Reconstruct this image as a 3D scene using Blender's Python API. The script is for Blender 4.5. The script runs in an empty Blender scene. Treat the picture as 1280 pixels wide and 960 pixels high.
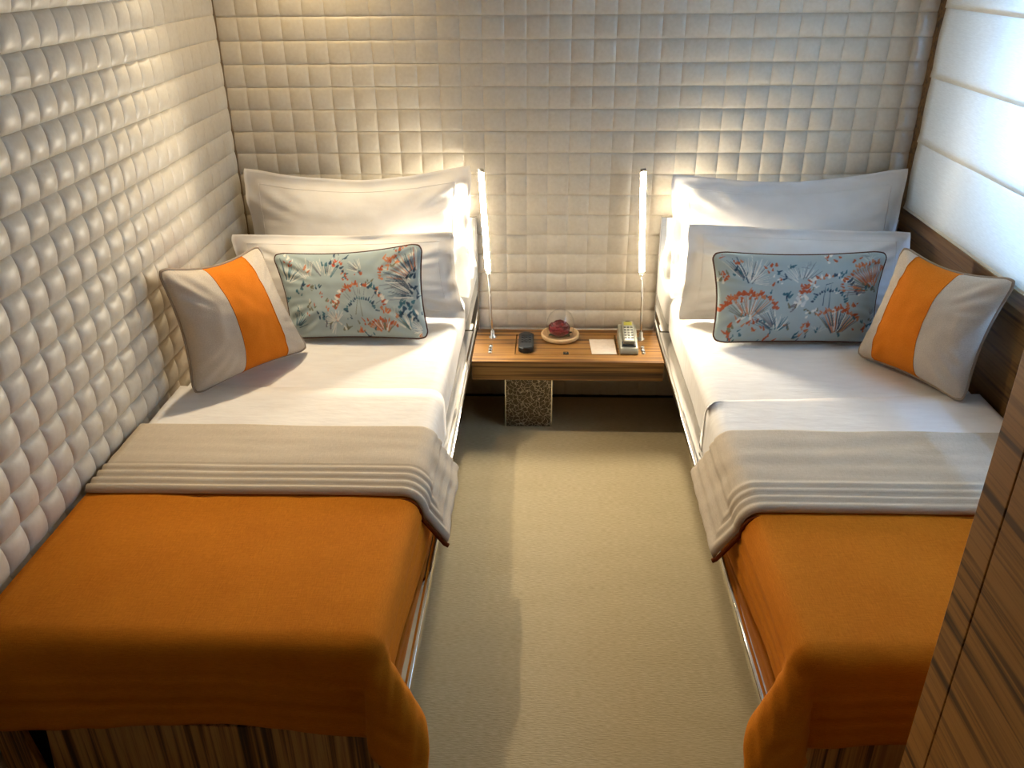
import bpy, bmesh, math, random
import numpy as np
from mathutils import Vector, Matrix, noise
random.seed(7)
PI = math.pi
scene = bpy.context.scene
COL = scene.collection

# ------------------------------------------------------------------ camera
def cam_axes(yaw, pitch, roll):
    cy, sy, cp, sp = math.cos(yaw), math.sin(yaw), math.cos(pitch), math.sin(pitch)
    f = Vector((-sy*cp, cy*cp, -sp)); r = Vector((cy, sy, 0)); u = r.cross(f)
    cr, sr = math.cos(roll), math.sin(roll)
    return r*cr + u*sr, u*cr - r*sr, f
FPX = 1048.0
cam_d = bpy.data.cameras.new('camera'); cam = bpy.data.objects.new('camera', cam_d); COL.objects.link(cam)
_r, _u, _f = cam_axes(math.radians(2.424), math.radians(27.268), math.radians(-0.587))
cam.matrix_world = Matrix(((_r.x, _u.x, -_f.x, 1.1171), (_r.y, _u.y, -_f.y, -3.0269), (_r.z, _u.z, -_f.z, 1.6113), (0, 0, 0, 1)))
cam_d.sensor_width = 36.0; cam_d.lens = FPX/1280*36.0; cam_d.clip_start = 0.02
scene.camera = cam

# ------------------------------------------------------------------ light and exposure
def srgb(r, g, b):
    c = lambda v: (v/255/12.92) if v/255 <= 0.04045 else ((v/255+0.055)/1.055)**2.4
    return (c(r), c(g), c(b), 1.0)
world = bpy.data.worlds.new('world'); scene.world = world; world.use_nodes = True
world.node_tree.nodes['Background'].inputs[0].default_value = (0.55, 0.75, 1.0, 1)
world.node_tree.nodes['Background'].inputs[1].default_value = 1.0
vs = scene.view_settings
vs.view_transform = 'Standard'; vs.look = 'None'; vs.gamma = 1.0; vs.use_curve_mapping = False
vs.exposure = 0.06
def add_light(name, kind, loc, energy, color, target=None, **kw):
    d = bpy.data.lights.new(name, kind); d.energy = energy; d.color = color
    for k, v in kw.items(): setattr(d, k, v)
    o = bpy.data.objects.new(name, d); COL.objects.link(o); o.location = loc
    if target is not None:
        o.rotation_euler = (Vector(target)-Vector(loc)).to_track_quat('-Z', 'Y').to_euler()
    return o
# recessed warm downlight in the ceiling over the head of the wall-side bed
add_light('ceiling_downlight', 'SPOT', (0.10, -0.46, 1.93), 60, (1.0, 0.82, 0.57), target=(1.05, -1.00, 0), spot_size=math.radians(84), spot_blend=0.7, shadow_soft_size=0.03)
add_light('corner_downlight', 'SPOT', (0.36, -0.26, 1.93), 17, (1.0, 0.76, 0.42), target=(0.40, -0.16, 0), spot_size=math.radians(110), spot_blend=1.0, shadow_soft_size=0.03)
# daylight outside the cabin window
add_light('window_daylight', 'AREA', (3.05, -1.05, 1.55), 310, (0.25, 0.52, 1.0), target=(2.5, -1.05, 1.40), shape='RECTANGLE', size=1.5, size_y=1.0)

# ------------------------------------------------------------------ helpers
def org(o):
    v = Vector((0, 0, 0))
    while o is not None:
        v += o.location; o = o.parent
    return v
def tag(o, label=None, cat=None, group=None, kind=None):
    if label: o['label'] = label
    if cat: o['category'] = cat
    if group: o['group'] = group
    if kind: o['kind'] = kind
    return o
def thing(name, loc, label, cat, group=None):
    o = bpy.data.objects.new(name, None); COL.objects.link(o); o.location = loc; o.empty_display_size = 0.05
    return tag(o, label, cat, group)
def mesh(name, verts, faces, mat, parent=None, smooth=True, recalc=False):
    off = org(parent) if parent is not None else Vector((0, 0, 0))
    me = bpy.data.meshes.new(name)
    me.from_pydata([tuple(Vector(v)-off) for v in verts], [], faces)
    if recalc:
        bm = bmesh.new(); bm.from_mesh(me); bmesh.ops.recalc_face_normals(bm, faces=bm.faces); bm.to_mesh(me); bm.free()
    me.polygons.foreach_set('use_smooth', [smooth]*len(me.polygons)); me.update()
    o = bpy.data.objects.new(name, me); COL.objects.link(o)
    if mat: me.materials.append(mat)
    if parent is not None: o.parent = parent
    return o
def bm_obj(name, bm, mat, parent=None, smooth=False):
    off = org(parent) if parent is not None else Vector((0, 0, 0))
    bmesh.ops.recalc_face_normals(bm, faces=bm.faces)
    bmesh.ops.translate(bm, verts=bm.verts, vec=-off)
    me = bpy.data.meshes.new(name); bm.to_mesh(me); bm.free()
    me.polygons.foreach_set('use_smooth', [smooth]*len(me.polygons))
    o = bpy.data.objects.new(name, me); COL.objects.link(o)
    if mat: me.materials.append(mat)
    if parent is not None: o.parent = parent
    return o
def box_bm(lo, hi, bevel=0.0, seg=2):
    bm = bmesh.new(); bmesh.ops.create_cube(bm, size=1)
    for v in bm.verts: v.co = Vector([(lo[i]+hi[i])/2 + v.co[i]*(hi[i]-lo[i]) for i in range(3)])
    if bevel: bmesh.ops.bevel(bm, geom=list(bm.edges), offset=bevel, segments=seg, affect='EDGES', profile=0.5)
    return bm
def box(name, lo, hi, mat, parent=None, bevel=0.0, seg=2, smooth=False):
    lo, hi = [min(a, b) for a, b in zip(lo, hi)], [max(a, b) for a, b in zip(lo, hi)]
    return bm_obj(name, box_bm(lo, hi, bevel, seg), mat, parent, smooth)
def prism(name, pts, axis, a, b, mat, parent=None, bevel=0.0):
    # polygon pts in the two other axes, extruded along axis from a to b
    bm = bmesh.new()
    def mk(q, t):
        c = [0, 0, 0]; k = [i for i in range(3) if i != axis]
        c[axis] = t; c[k[0]] = q[0]; c[k[1]] = q[1]; return bm.verts.new(c)
    A = [mk(q, a) for q in pts]; B = [mk(q, b) for q in pts]; n = len(pts)
    bm.faces.new(A); bm.faces.new(B[::-1])
    for i in range(n): bm.faces.new((A[i], A[(i+1) % n], B[(i+1) % n], B[i]))
    if bevel: bmesh.ops.bevel(bm, geom=list(bm.edges), offset=bevel, segments=2, affect='EDGES', profile=0.5)
    return bm_obj(name, bm, mat, parent, False)
def tube(name, pts, rad, mat, parent=None, closed=False, n=8, caps=True):
    pts = [Vector(q) for q in pts]; N = len(pts); V = []; F = []
    radf = rad if callable(rad) else (lambda t: rad)
    up = None
    for i in range(N):
        a = pts[(i-1) % N] if (closed or i > 0) else pts[i]; b = pts[(i+1) % N] if (closed or i < N-1) else pts[i]
        t = (b-a).normalized()
        if up is None: up = t.orthogonal().normalized()
        up = (up - t*up.dot(t)); up = up.normalized() if up.length > 1e-6 else t.orthogonal().normalized()
        s = t.cross(up); r = radf(i/max(1, N-1))
        for k in range(n):
            a2 = 2*PI*k/n; V.append(pts[i] + up*math.cos(a2)*r + s*math.sin(a2)*r)
    for i in range(N if closed else N-1):
        j = (i+1) % N
        for k in range(n): F.append((i*n+k, i*n+(k+1) % n, j*n+(k+1) % n, j*n+k))
    if caps and not closed:
        F.append(tuple(range(n))[::-1]); F.append(tuple((N-1)*n+k for k in range(n)))
    return mesh(name, V, F, mat, parent, True, recalc=True)
def lathe(name, prof, c, mat, parent=None, n=32, smooth=True):
    V = []; F = []; m = len(prof)
    for i in range(n):
        a = 2*PI*i/n
        for r, z in prof: V.append((c[0]+r*math.cos(a), c[1]+r*math.sin(a), c[2]+z))
    for i in range(n):
        j = (i+1) % n
        for k in range(m-1): F.append((i*m+k, j*m+k, j*m+k+1, i*m+k+1))
    return mesh(name, V, F, mat, parent, smooth, recalc=True)
def grid_sheet(name, P, mat, parent, thick, flip=False):
    # P: list of rows of Vectors (upper face); gives a closed sheet with thickness
    R, C = len(P), len(P[0])
    nrm = [[None]*C for _ in range(R)]
    for i in range(R):
        for j in range(C):
            a = P[min(i+1, R-1)][j]-P[max(i-1, 0)][j]; b = P[i][min(j+1, C-1)]-P[i][max(j-1, 0)]
            n = b.cross(a)
            n = n.normalized() if n.length > 1e-9 else Vector((0, 0, 1))
            nrm[i][j] = -n if flip else n
    V = [v for r in P for v in r] + [P[i][j]-nrm[i][j]*thick for i in range(R) for j in range(C)]
    N = R*C; F = []
    q = lambda i, j: i*C+j
    for i in range(R-1):
        for j in range(C-1):
            F.append((q(i, j), q(i, j+1), q(i+1, j+1), q(i+1, j))); F.append((N+q(i, j), N+q(i+1, j), N+q(i+1, j+1), N+q(i, j+1)))
    for i in range(R-1):
        F.append((q(i, 0), q(i+1, 0), N+q(i+1, 0), N+q(i, 0))); F.append((q(i+1, C-1), q(i, C-1), N+q(i, C-1), N+q(i+1, C-1)))
    for j in range(C-1):
        F.append((q(0, j+1), q(0, j), N+q(0, j), N+q(0, j+1))); F.append((q(R-1, j), q(R-1, j+1), N+q(R-1, j+1), N+q(R-1, j)))
    return mesh(name, V, F, mat, parent, True, recalc=True)
def fbm(x, y, z=0.0): return noise.noise(Vector((x, y, z)))

# ------------------------------------------------------------------ materials
def material(name):
    m = bpy.data.materials.new(name); m.use_nodes = True
    nt = m.node_tree; b = nt.nodes['Principled BSDF']
    return m, nt, b
def N(nt, typ, **kw):
    n = nt.nodes.new(typ)
    for k, v in kw.items():
        if k.startswith('i_'): n.inputs[k[2:].replace('_', ' ')].default_value = v
        else: setattr(n, k, v)
    return n
def coords(nt, scale=(1, 1, 1), rot=(0, 0, 0)):
    # real-world metres: world position, so every piece shares one continuous pattern
    g = N(nt, 'ShaderNodeNewGeometry'); mp = N(nt, 'ShaderNodeMapping')
    mp.inputs['Scale'].default_value = scale; mp.inputs['Rotation'].default_value = rot
    nt.links.new(g.outputs['Position'], mp.inputs['Vector']); return mp.outputs['Vector']
def bump(nt, b, fac, strength, dist):
    bn = N(nt, 'ShaderNodeBump'); bn.inputs['Strength'].default_value = strength; bn.inputs['Distance'].default_value = dist
    nt.links.new(fac, bn.inputs['Height']); nt.links.new(bn.outputs['Normal'], b.inputs['Normal']); return bn
def ramp(nt, fac, stops):
    r = N(nt, 'ShaderNodeValToRGB'); el = r.color_ramp.elements
    while len(el) < len(stops): el.new(0.5)
    for e, (p, c) in zip(el, stops): e.position = p; e.color = c
    nt.links.new(fac, r.inputs['Fac']); return r.outputs['Color']
def simple(name, col, rough=0.5, metal=0.0, spec=0.5, coat=0.0):
    m, nt, b = material(name); b.inputs['Base Color'].default_value = col; b.inputs['Roughness'].default_value = rough
    b.inputs['Metallic'].default_value = metal; b.inputs['Specular IOR Level'].default_value = spec; b.inputs['Coat Weight'].default_value = coat
    return m
def noisy(name, c1, c2, scale, rough, stretch=(1, 1, 1), bstr=0.2, bdist=0.001, detail=4, spec=0.5, sheen=0.0):
    m, nt, b = material(name); v = coords(nt, stretch)
    t = N(nt, 'ShaderNodeTexNoise'); t.inputs['Scale'].default_value = scale; t.inputs['Detail'].default_value = detail
    nt.links.new(v, t.inputs['Vector'])
    nt.links.new(ramp(nt, t.outputs['Fac'], [(0.3, c1), (0.7, c2)]), b.inputs['Base Color'])
    b.inputs['Roughness'].default_value = rough; b.inputs['Specular IOR Level'].default_value = spec
    if sheen: b.inputs['Sheen Weight'].default_value = sheen; b.inputs['Sheen Roughness'].default_value = 0.4
    bump(nt, b, t.outputs['Fac'], bstr, bdist); return m
def linen(name, c1, c2, rough=0.9, slub=(60, 900, 900), spec=0.15, bs=0.35):
    # plain weave: slubby threads in two directions
    m, nt, b = material(name)
    va = coords(nt, slub); vb = coords(nt, (slub[1], slub[0], slub[2])); vc = coords(nt, (7, 7, 7))
    ta = N(nt, 'ShaderNodeTexNoise'); tb = N(nt, 'ShaderNodeTexNoise'); tc = N(nt, 'ShaderNodeTexNoise')
    for t, v in ((ta, va), (tb, vb), (tc, vc)):
        t.inputs['Scale'].default_value = 1.0; t.inputs['Detail'].default_value = 2; nt.links.new(v, t.inputs['Vector'])
    ad = N(nt, 'ShaderNodeMath', operation='ADD'); nt.links.new(ta.outputs['Fac'], ad.inputs[0]); nt.links.new(tb.outputs['Fac'], ad.inputs[1])
    a2 = N(nt, 'ShaderNodeMath', operation='MULTIPLY_ADD'); nt.links.new(tc.outputs['Fac'], a2.inputs[0]); a2.inputs[1].default_value = 0.5; nt.links.new(ad.outputs[0], a2.inputs[2])
    a3 = N(nt, 'ShaderNodeMath', operation='MULTIPLY'); nt.links.new(a2.outputs[0], a3.inputs[0]); a3.inputs[1].default_value = 0.4
    nt.links.new(ramp(nt, a3.outputs[0], [(0.38, c1), (0.62, c2)]), b.inputs['Base Color'])
    b.inputs['Roughness'].default_value = rough; b.inputs['Specular IOR Level'].default_value = spec
    bump(nt, b, ad.outputs[0], bs, 0.0006); return m
def zebrano(name, along, dark=1.0, rough=0.35, freq=42.0, coat=0.12, tones=((66, 40, 18), (120, 80, 38), (178, 130, 70), (200, 154, 90), (160, 112, 58))):
    # striped veneer: grain runs along the given axis (0 x, 1 y, 2 z)
    m, nt, b = material(name)
    sc = [freq]*3; sc[along] = 1.1
    sf = [freq*5]*3; sf[along] = 3.0
    sw = [freq*.22]*3; sw[along] = 0.6
    outs = []
    for s, d in ((sc, 3), (sf, 2), (sw, 2)):
        t = N(nt, 'ShaderNodeTexNoise'); t.inputs['Scale'].default_value = 1.0; t.inputs['Detail'].default_value = d; t.inputs['Distortion'].default_value = 0.15
        nt.links.new(coords(nt, s), t.inputs['Vector']); outs.append(t.outputs['Fac'])
    a = N(nt, 'ShaderNodeMath', operation='MULTIPLY_ADD'); nt.links.new(outs[1], a.inputs[0]); a.inputs[1].default_value = 0.35; nt.links.new(outs[0], a.inputs[2])
    a2 = N(nt, 'ShaderNodeMath', operation='MULTIPLY_ADD'); nt.links.new(outs[2], a2.inputs[0]); a2.inputs[1].default_value = 0.55; nt.links.new(a.outputs[0], a2.inputs[2])
    a3 = N(nt, 'ShaderNodeMath', operation='MULTIPLY'); nt.links.new(a2.outputs[0], a3.inputs[0]); a3.inputs[1].default_value = 0.526
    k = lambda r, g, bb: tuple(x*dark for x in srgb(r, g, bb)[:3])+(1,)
    nt.links.new(ramp(nt, a3.outputs[0], [(q, k(*c)) for q, c in zip((0.39, 0.45, 0.495, 0.54, 0.62), tones)]), b.inputs['Base Color'])
    b.inputs['Roughness'].default_value = rough; b.inputs['Coat Weight'].default_value = coat; b.inputs['Coat Roughness'].default_value = 0.2
    bump(nt, b, outs[1], 0.06, 0.0005); return m

M_leather = noisy('cream_leather', srgb(206, 197, 180), srgb(214, 206, 190), 90, 0.40, bstr=0.08, bdist=0.0006, spec=0.5)
M_carpet = None
def carpet():
    m, nt, b = material('wool_carpet')
    t1 = N(nt, 'ShaderNodeTexNoise'); t1.inputs['Scale'].default_value = 1; t1.inputs['Detail'].default_value = 3; nt.links.new(coords(nt, (60, 330, 1)), t1.inputs['Vector'])
    t2 = N(nt, 'ShaderNodeTexNoise'); t2.inputs['Scale'].default_value = 9; t2.inputs['Detail'].default_value = 4; nt.links.new(coords(nt, (.5, 1.6, 1)), t2.inputs['Vector'])
    a = N(nt, 'ShaderNodeMath', operation='MULTIPLY_ADD'); nt.links.new(t2.outputs['Fac'], a.inputs[0]); a.inputs[1].default_value = .2; nt.links.new(t1.outputs['Fac'], a.inputs[2])
    a2 = N(nt, 'ShaderNodeMath', operation='MULTIPLY'); nt.links.new(a.outputs[0], a2.inputs[0]); a2.inputs[1].default_value = .833
    nt.links.new(ramp(nt, a2.outputs[0], [(0.30, srgb(174, 158, 124)), (0.68, srgb(196, 180, 146))]), b.inputs['Base Color'])
    b.inputs['Roughness'].default_value = 1.0; b.inputs['Specular IOR Level'].default_value = 0.05
    bump(nt, b, t1.outputs['Fac'], 0.5, 0.003); return m
M_carpet = carpet()
M_sheet = noisy('white_cotton', srgb(224, 219, 214), srgb(231, 227, 222), 14, 0.8, stretch=(1, 3, 1), bstr=0.35, bdist=0.006, spec=0.2)
M_pcase = noisy('white_pillowcase', srgb(230, 226, 221), srgb(237, 234, 230), 11, 0.8, stretch=(1, 1, 1.5), bstr=0.4, bdist=0.006, spec=0.2)
M_orange = linen('orange_linen', srgb(190, 108, 18), srgb(214, 130, 30))
M_beige = linen('beige_linen', srgb(186, 172, 152), srgb(204, 190, 170))
M_rust = simple('rust_binding', srgb(104, 48, 16), 0.9, spec=0.1)
M_cush = linen('grey_beige_linen', srgb(184, 172, 156), srgb(204, 192, 176), slub=(90, 700, 700))
M_band = linen('orange_band_linen', srgb(198, 108, 20), srgb(214, 124, 32), slub=(90, 700, 700))
M_pipe = simple('taupe_piping', srgb(150, 136, 122), 0.9, spec=0.1)
M_pipe_d = simple('brown_piping', srgb(92, 66, 58), 0.8, spec=0.1)
M_steel = simple('polished_steel', (0.80, 0.79, 0.76, 1), 0.08, 1.0)
M_mirror = simple('mirror', (0.86, 0.87, 0.86, 1), 0.02, 1.0)
M_chrome = simple('chrome', (0.75, 0.75, 0.75, 1), 0.12, 1.0)
M_shelfwood = zebrano('shelf_zebrano', 0, dark=0.78, freq=62, tones=((60, 34, 14), (112, 72, 32), (166, 118, 58), (186, 138, 74), (140, 94, 44)))
M_wardwood = zebrano('wardrobe_zebrano', 1, freq=44, tones=((52, 30, 10), (100, 64, 24), (150, 102, 44), (164, 114, 52), (122, 80, 34)), rough=0.5, coat=0.0)
M_footwood = zebrano('foot_zebrano', 2, freq=60)
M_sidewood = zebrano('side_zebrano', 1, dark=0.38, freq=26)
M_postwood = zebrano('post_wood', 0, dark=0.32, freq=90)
M_dark = simple('black_plastic', srgb(24, 28, 34), 0.45)
M_dark2 = simple('charcoal_plastic', srgb(44, 50, 56), 0.4)
M_plinth = simple('dark_plinth', srgb(30, 24, 18), 0.7)
M_ceiling = simple('ceiling_cream', srgb(164, 156, 142), 0.8)
M_wallback = simple('wall_backing', srgb(150, 138, 115), 0.8)
M_paper = noisy('card_paper', srgb(222, 206, 190), srgb(232, 218, 204), 60, 0.8, bstr=0.05)
M_silverpl = simple('silver_plastic', srgb(150, 150, 138), 0.38, 0.3)
M_key = simple('key_grey', srgb(66, 66, 60), 0.5)
M_lcd = simple('phone_display', srgb(168, 166, 62), 0.3)
M_discwood = noisy('pale_wood', srgb(206, 172, 128), srgb(222, 190, 146), 18, 0.5, stretch=(1, 8, 8), bstr=0.05)
M_petal = noisy('red_petal', srgb(78, 5, 16), srgb(150, 16, 36), 55, 0.6, bstr=0.1, sheen=0.3)
M_leaf = noisy('green_leaf', srgb(26, 40, 26), srgb(44, 62, 38), 40, 0.5, bstr=0.1)
def glass_thin():
    m, nt, b = material('clear_glass'); nt.nodes.remove(b); out = nt.nodes['Material Output']
    tr = N(nt, 'ShaderNodeBsdfTransparent'); gl = N(nt, 'ShaderNodeBsdfGlossy'); gl.inputs['Roughness'].default_value = 0.02
    lw = N(nt, 'ShaderNodeLayerWeight'); lw.inputs['Blend'].default_value = 0.5; fr = N(nt, 'ShaderNodeMath', operation='POWER'); nt.links.new(lw.outputs['Facing'], fr.inputs[0]); fr.inputs[1].default_value = 4.0; f2 = N(nt, 'ShaderNodeMath', operation='MULTIPLY_ADD'); nt.links.new(fr.outputs[0], f2.inputs[0]); f2.inputs[1].default_value = 0.5; f2.inputs[2].default_value = 0.04; fr = f2; mx = N(nt, 'ShaderNodeMixShader')
    nt.links.new(fr.outputs[0], mx.inputs[0]); nt.links.new(tr.outputs[0], mx.inputs[1]); nt.links.new(gl.outputs[0], mx.inputs[2]); nt.links.new(mx.outputs[0], out.inputs[0]); return m
M_glass = glass_thin()
def blind_mat():
    m, nt, b = material('blind_fabric'); nt.nodes.remove(b); out = nt.nodes['Material Output']
    t = N(nt, 'ShaderNodeTexNoise'); t.inputs['Scale'].default_value = 1; t.inputs['Detail'].default_value = 2; nt.links.new(coords(nt, (300, 40, 420)), t.inputs['Vector'])
    c = ramp(nt, t.outputs['Fac'], [(0.3, srgb(230, 227, 220)), (0.7, srgb(240, 238, 232))])
    d = N(nt, 'ShaderNodeBsdfDiffuse'); tl = N(nt, 'ShaderNodeBsdfTranslucent'); mx = N(nt, 'ShaderNodeMixShader'); mx.inputs[0].default_value = 0.45
    nt.links.new(c, d.inputs[0]); nt.links.new(c, tl.inputs[0]); nt.links.new(d.outputs[0], mx.inputs[1]); nt.links.new(tl.outputs[0], mx.inputs[2]); nt.links.new(mx.outputs[0], out.inputs[0]); return m
M_blind = blind_mat()
def led_mat(strength):
    m, nt, b = material('led_strip'); b.inputs['Base Color'].default_value = (1, 1, 1, 1)
    b.inputs['Emission Color'].default_value = (1.0, 0.88, 0.68, 1); b.inputs['Emission Strength'].default_value = strength; return m
M_led = led_mat(420)
def crackle():
    m, nt, b = material('crackle_silver'); b.inputs['Metallic'].default_value = 0.8; b.inputs['Roughness'].default_value = 0.36
    d = N(nt, 'ShaderNodeTexNoise'); d.inputs['Scale'].default_value = 26; nt.links.new(coords(nt), d.inputs['Vector'])
    mx = N(nt, 'ShaderNodeMix', data_type='VECTOR'); mx.inputs['Factor'].default_value = 0.035; nt.links.new(coords(nt), mx.inputs[4]); nt.links.new(d.outputs['Color'], mx.inputs[5])
    v = N(nt, 'ShaderNodeTexVoronoi', feature='DISTANCE_TO_EDGE'); v.inputs['Scale'].default_value = 62; nt.links.new(mx.outputs[1], v.inputs['Vector'])
    nt.links.new(ramp(nt, v.outputs['Distance'], [(0.0, srgb(206, 198, 184)), (0.035, srgb(150, 140, 126)), (0.09, srgb(92, 84, 74)), (0.5, srgb(104, 96, 84))]), b.inputs['Base Color']); return m
M_crackle = crackle()

# ------------------------------------------------------------------ room shell
XR, YF, ZC, PD = 2.40, -3.40, 1.96, 0.075
tag(box('floor', (-0.06, YF-0.06, -0.06), (XR+0.3, 0.06, 0.0), M_carpet), 'beige wool carpet on the floor between the beds', 'floor', kind='structure')
tag(box('ceiling', (-0.06, YF-0.06, ZC), (XR+0.3, 0.06, ZC+0.05), M_ceiling), 'plain pale cabin ceiling above the beds', 'ceiling', kind='structure')
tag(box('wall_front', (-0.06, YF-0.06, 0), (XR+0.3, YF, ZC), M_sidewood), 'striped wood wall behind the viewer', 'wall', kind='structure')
wall_back = tag(box('wall_back', (-0.06, 0.004, 0), (XR+0.3, 0.06, ZC), M_wallback), 'cream tufted leather wall behind the pillows', 'wall', kind='structure')
wall_left = tag(box('wall_left', (-0.06, YF, 0), (-0.004, 0.004, ZC), M_wallback), 'cream tufted leather wall along the left bed', 'wall', kind='structure')
def pad_geo(n, H):
    us = [0.5-0.5*math.cos(PI*i/n) for i in range(n+1)]
    V = []
    for v in us:
        for u in us:
            sv = max(0, math.sin(PI*v)); su = max(0, math.sin(PI*u))
            h = H*(sv**0.5)*(0.42+0.58*su**0.5)
            V.append(((u-.5)*PD, -h, (v-.5)*PD))
    F = [(j*(n+1)+i, j*(n+1)+i+1, (j+1)*(n+1)+i+1, (j+1)*(n+1)+i) for j in range(n) for i in range(n)]
    return V, F
def proj(q):
    d = Vector(q)-Vector((1.1171, -3.0269, 1.6113)); zf = d.dot(_f)
    if zf < 0.05: return None
    return 640+FPX*d.dot(_r)/zf, 480-FPX*d.dot(_u)/zf, zf
def tufted(wall, cells, place, H, depth=lambda c: 1.0):
    V8, F8 = pad_geo(8, H); pm = bpy.data.meshes.new('pad'); pm.from_pydata(V8, [], F8)
    pm.polygons.foreach_set('use_smooth', [True]*len(pm.polygons)); pm.materials.append(M_leather)
    vis = []; rest = []
    for c in cells:
        mt = place(c) @ Matrix.Diagonal((1, depth(c), 1, 1)); q = proj(mt.translation)
        if q and -10 < q[0] < 1290 and -12 < q[1] < 960:
            # on-screen size: larger first; pads covered by beds and shelf stay in the joined rest
            vis.append((q[2]*(1+0.0*q[1]), c, mt))
        else: rest.append(mt)
    vis.sort(key=lambda t: t[0])
    vis2 = [t for t in vis if hidden(t[2].translation) is False]
    keep = vis2[:300]; kset = set(id(t) for t in keep)
    rest += [t[2] for t in vis if id(t) not in kset]
    for _, c, mt in keep:
        o = bpy.data.objects.new('pad', pm); COL.objects.link(o); o.parent = wall
        o.matrix_parent_inverse = Matrix.Identity(4); o.matrix_local = mt
    V5, F5 = pad_geo(6, H); V = []; F = []
    for mt in rest:
        k = len(V); V += [mt @ Vector(v) for v in V5]; F += [tuple(i+k for i in f) for f in F5]
    s = mesh('joined_pads', V, F, M_leather, wall, True); s['kind'] = 'stuff'
def hidden(q):
    if q.y > -0.2 and q.z < 0.78 and (q.x < 0.82 or q.x > 1.60): return True
    if q.z < 0.45 and q.x < 0.2: return True
    if q.y > -0.2 and q.z < 0.29: return True
    return False
tufted(wall_back, [(i, j) for i in range(32) for j in range(26)], lambda c: Matrix.Translation(((c[0]+.5)*PD, 0, (c[1]+.5)*PD)), 0.0095)
tufted(wall_left, [(i, j) for i in range(45) for j in range(26)], lambda c: Matrix.Translation((0, -(c[0]-.1)*PD*1.005, (c[1]+.5)*PD+0.008)) @ Matrix.Rotation(PI/2, 4, 'Z'), 0.0175, lambda c: min(1.0, 0.22+0.78*c[0]/15))
tag(box('baseboard_back', (0.10, -0.014, 0.0), (2.30, 0.002, 0.006), M_plinth), 'thin dark baseboard under the wall shelf', 'baseboard', kind='structure')
tag(box('trim_1', (-0.002, -0.009, 0.45), (0.0075, 0.002, ZC-.002), simple('corner_cord', srgb(122, 104, 80), 0.8), bevel=0.002), 'thin cord trim in the left wall corner', 'trim', kind='structure')

# right wall: dark wood panel below, window above
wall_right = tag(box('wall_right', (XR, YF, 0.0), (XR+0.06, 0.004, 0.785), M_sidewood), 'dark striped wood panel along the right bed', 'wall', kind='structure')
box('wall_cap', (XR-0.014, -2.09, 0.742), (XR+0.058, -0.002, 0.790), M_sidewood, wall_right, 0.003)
WY0, WY1, WZ0, WZ1 = -0.66, -1.60, 1.12, 1.74
NX = XR+0.26                                     # unseen hull; white niche behind the blind, shaped to spread daylight softly
M_niche = simple('niche_white', srgb(232, 230, 224), 0.7)
box('foot_panel', (XR, YF, 0.785), (XR+0.06, -1.97, ZC), M_sidewood, wall_right)
box('niche_sill', (XR+0.058, -1.99, 0.745), (NX, 0.004, 0.785), M_niche, wall_right)
box('niche_end', (XR+0.06, -2.02, 0.785), (NX, -1.97, ZC), M_niche, wall_right)
box('hull_panel', (NX, -2.02, 0.745), (NX+0.04, 0.004, WZ0), M_niche, wall_right)
box('hull_panel', (NX, -2.02, WZ1), (NX+0.04, 0.004, ZC), M_niche, wall_right)
box('hull_panel', (NX, WY0, WZ0), (NX+0.04, 0.004, WZ1), M_niche, wall_right)
box('hull_panel', (NX, -2.02, WZ0), (NX+0.04, WY1, WZ1), M_niche, wall_right)
win = tag(box('window_1', (NX+0.018, WY1, WZ0), (NX+0.026, WY0, WZ1), M_glass), 'cabin window glowing behind the pale roman blind', 'window', kind='structure')
box('window_frame', (NX+0.004, WY0-0.03, WZ0), (NX+0.016, WY0, WZ1), M_plinth, win)
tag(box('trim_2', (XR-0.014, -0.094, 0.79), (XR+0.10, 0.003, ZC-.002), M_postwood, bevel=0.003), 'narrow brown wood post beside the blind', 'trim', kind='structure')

# roman blind: flat folds with a sewn rod pocket between each
bl = thing('roman_blind', (XR-0.03, -1.0, 0.80), 'pale cream roman blind glowing with blue daylight', 'blind')
seams = [0.800, 1.040, 1.248, 1.456, 1.664, 1.872, 1.945]
for a, b_ in zip(seams[:-1], seams[1:]):
    P = []
    for i in range(9):
        t = i/8; row = []
        for j in range(41):
            y = -0.076 - (1.95-0.076)*j/40
            x = XR-0.020 - 0.004*math.sin(PI*t)**0.8 - 0.0025*fbm(y*5, (a+t*.2)*6)
            if j == 0: y += 0.005*fbm((a+t*(b_-a))*55, 3.1)
            row.append(Vector((x - 0.005*max(0, 1-t*8), y, a - 0.014*(a > 0.9) + (b_-a+0.014*(a > 0.9)-0.001)*t)))
        P.append(row)
    grid_sheet('fabric_fold', P, M_blind, bl, 0.0012, flip=True)
for z in seams[1:-1]:
    tube('rod_pocket', [(XR-0.0185, -0.080-k*(1.868/12), z-0.006+0.001*math.sin(k*2.1)) for k in range(13)], 0.0026, M_blind, bl, n=8)
tube('hem_bar', [(XR-0.022, -0.080-k*(1.868/6), 0.803) for k in range(7)], 0.006, M_blind, bl, n=8)

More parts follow.
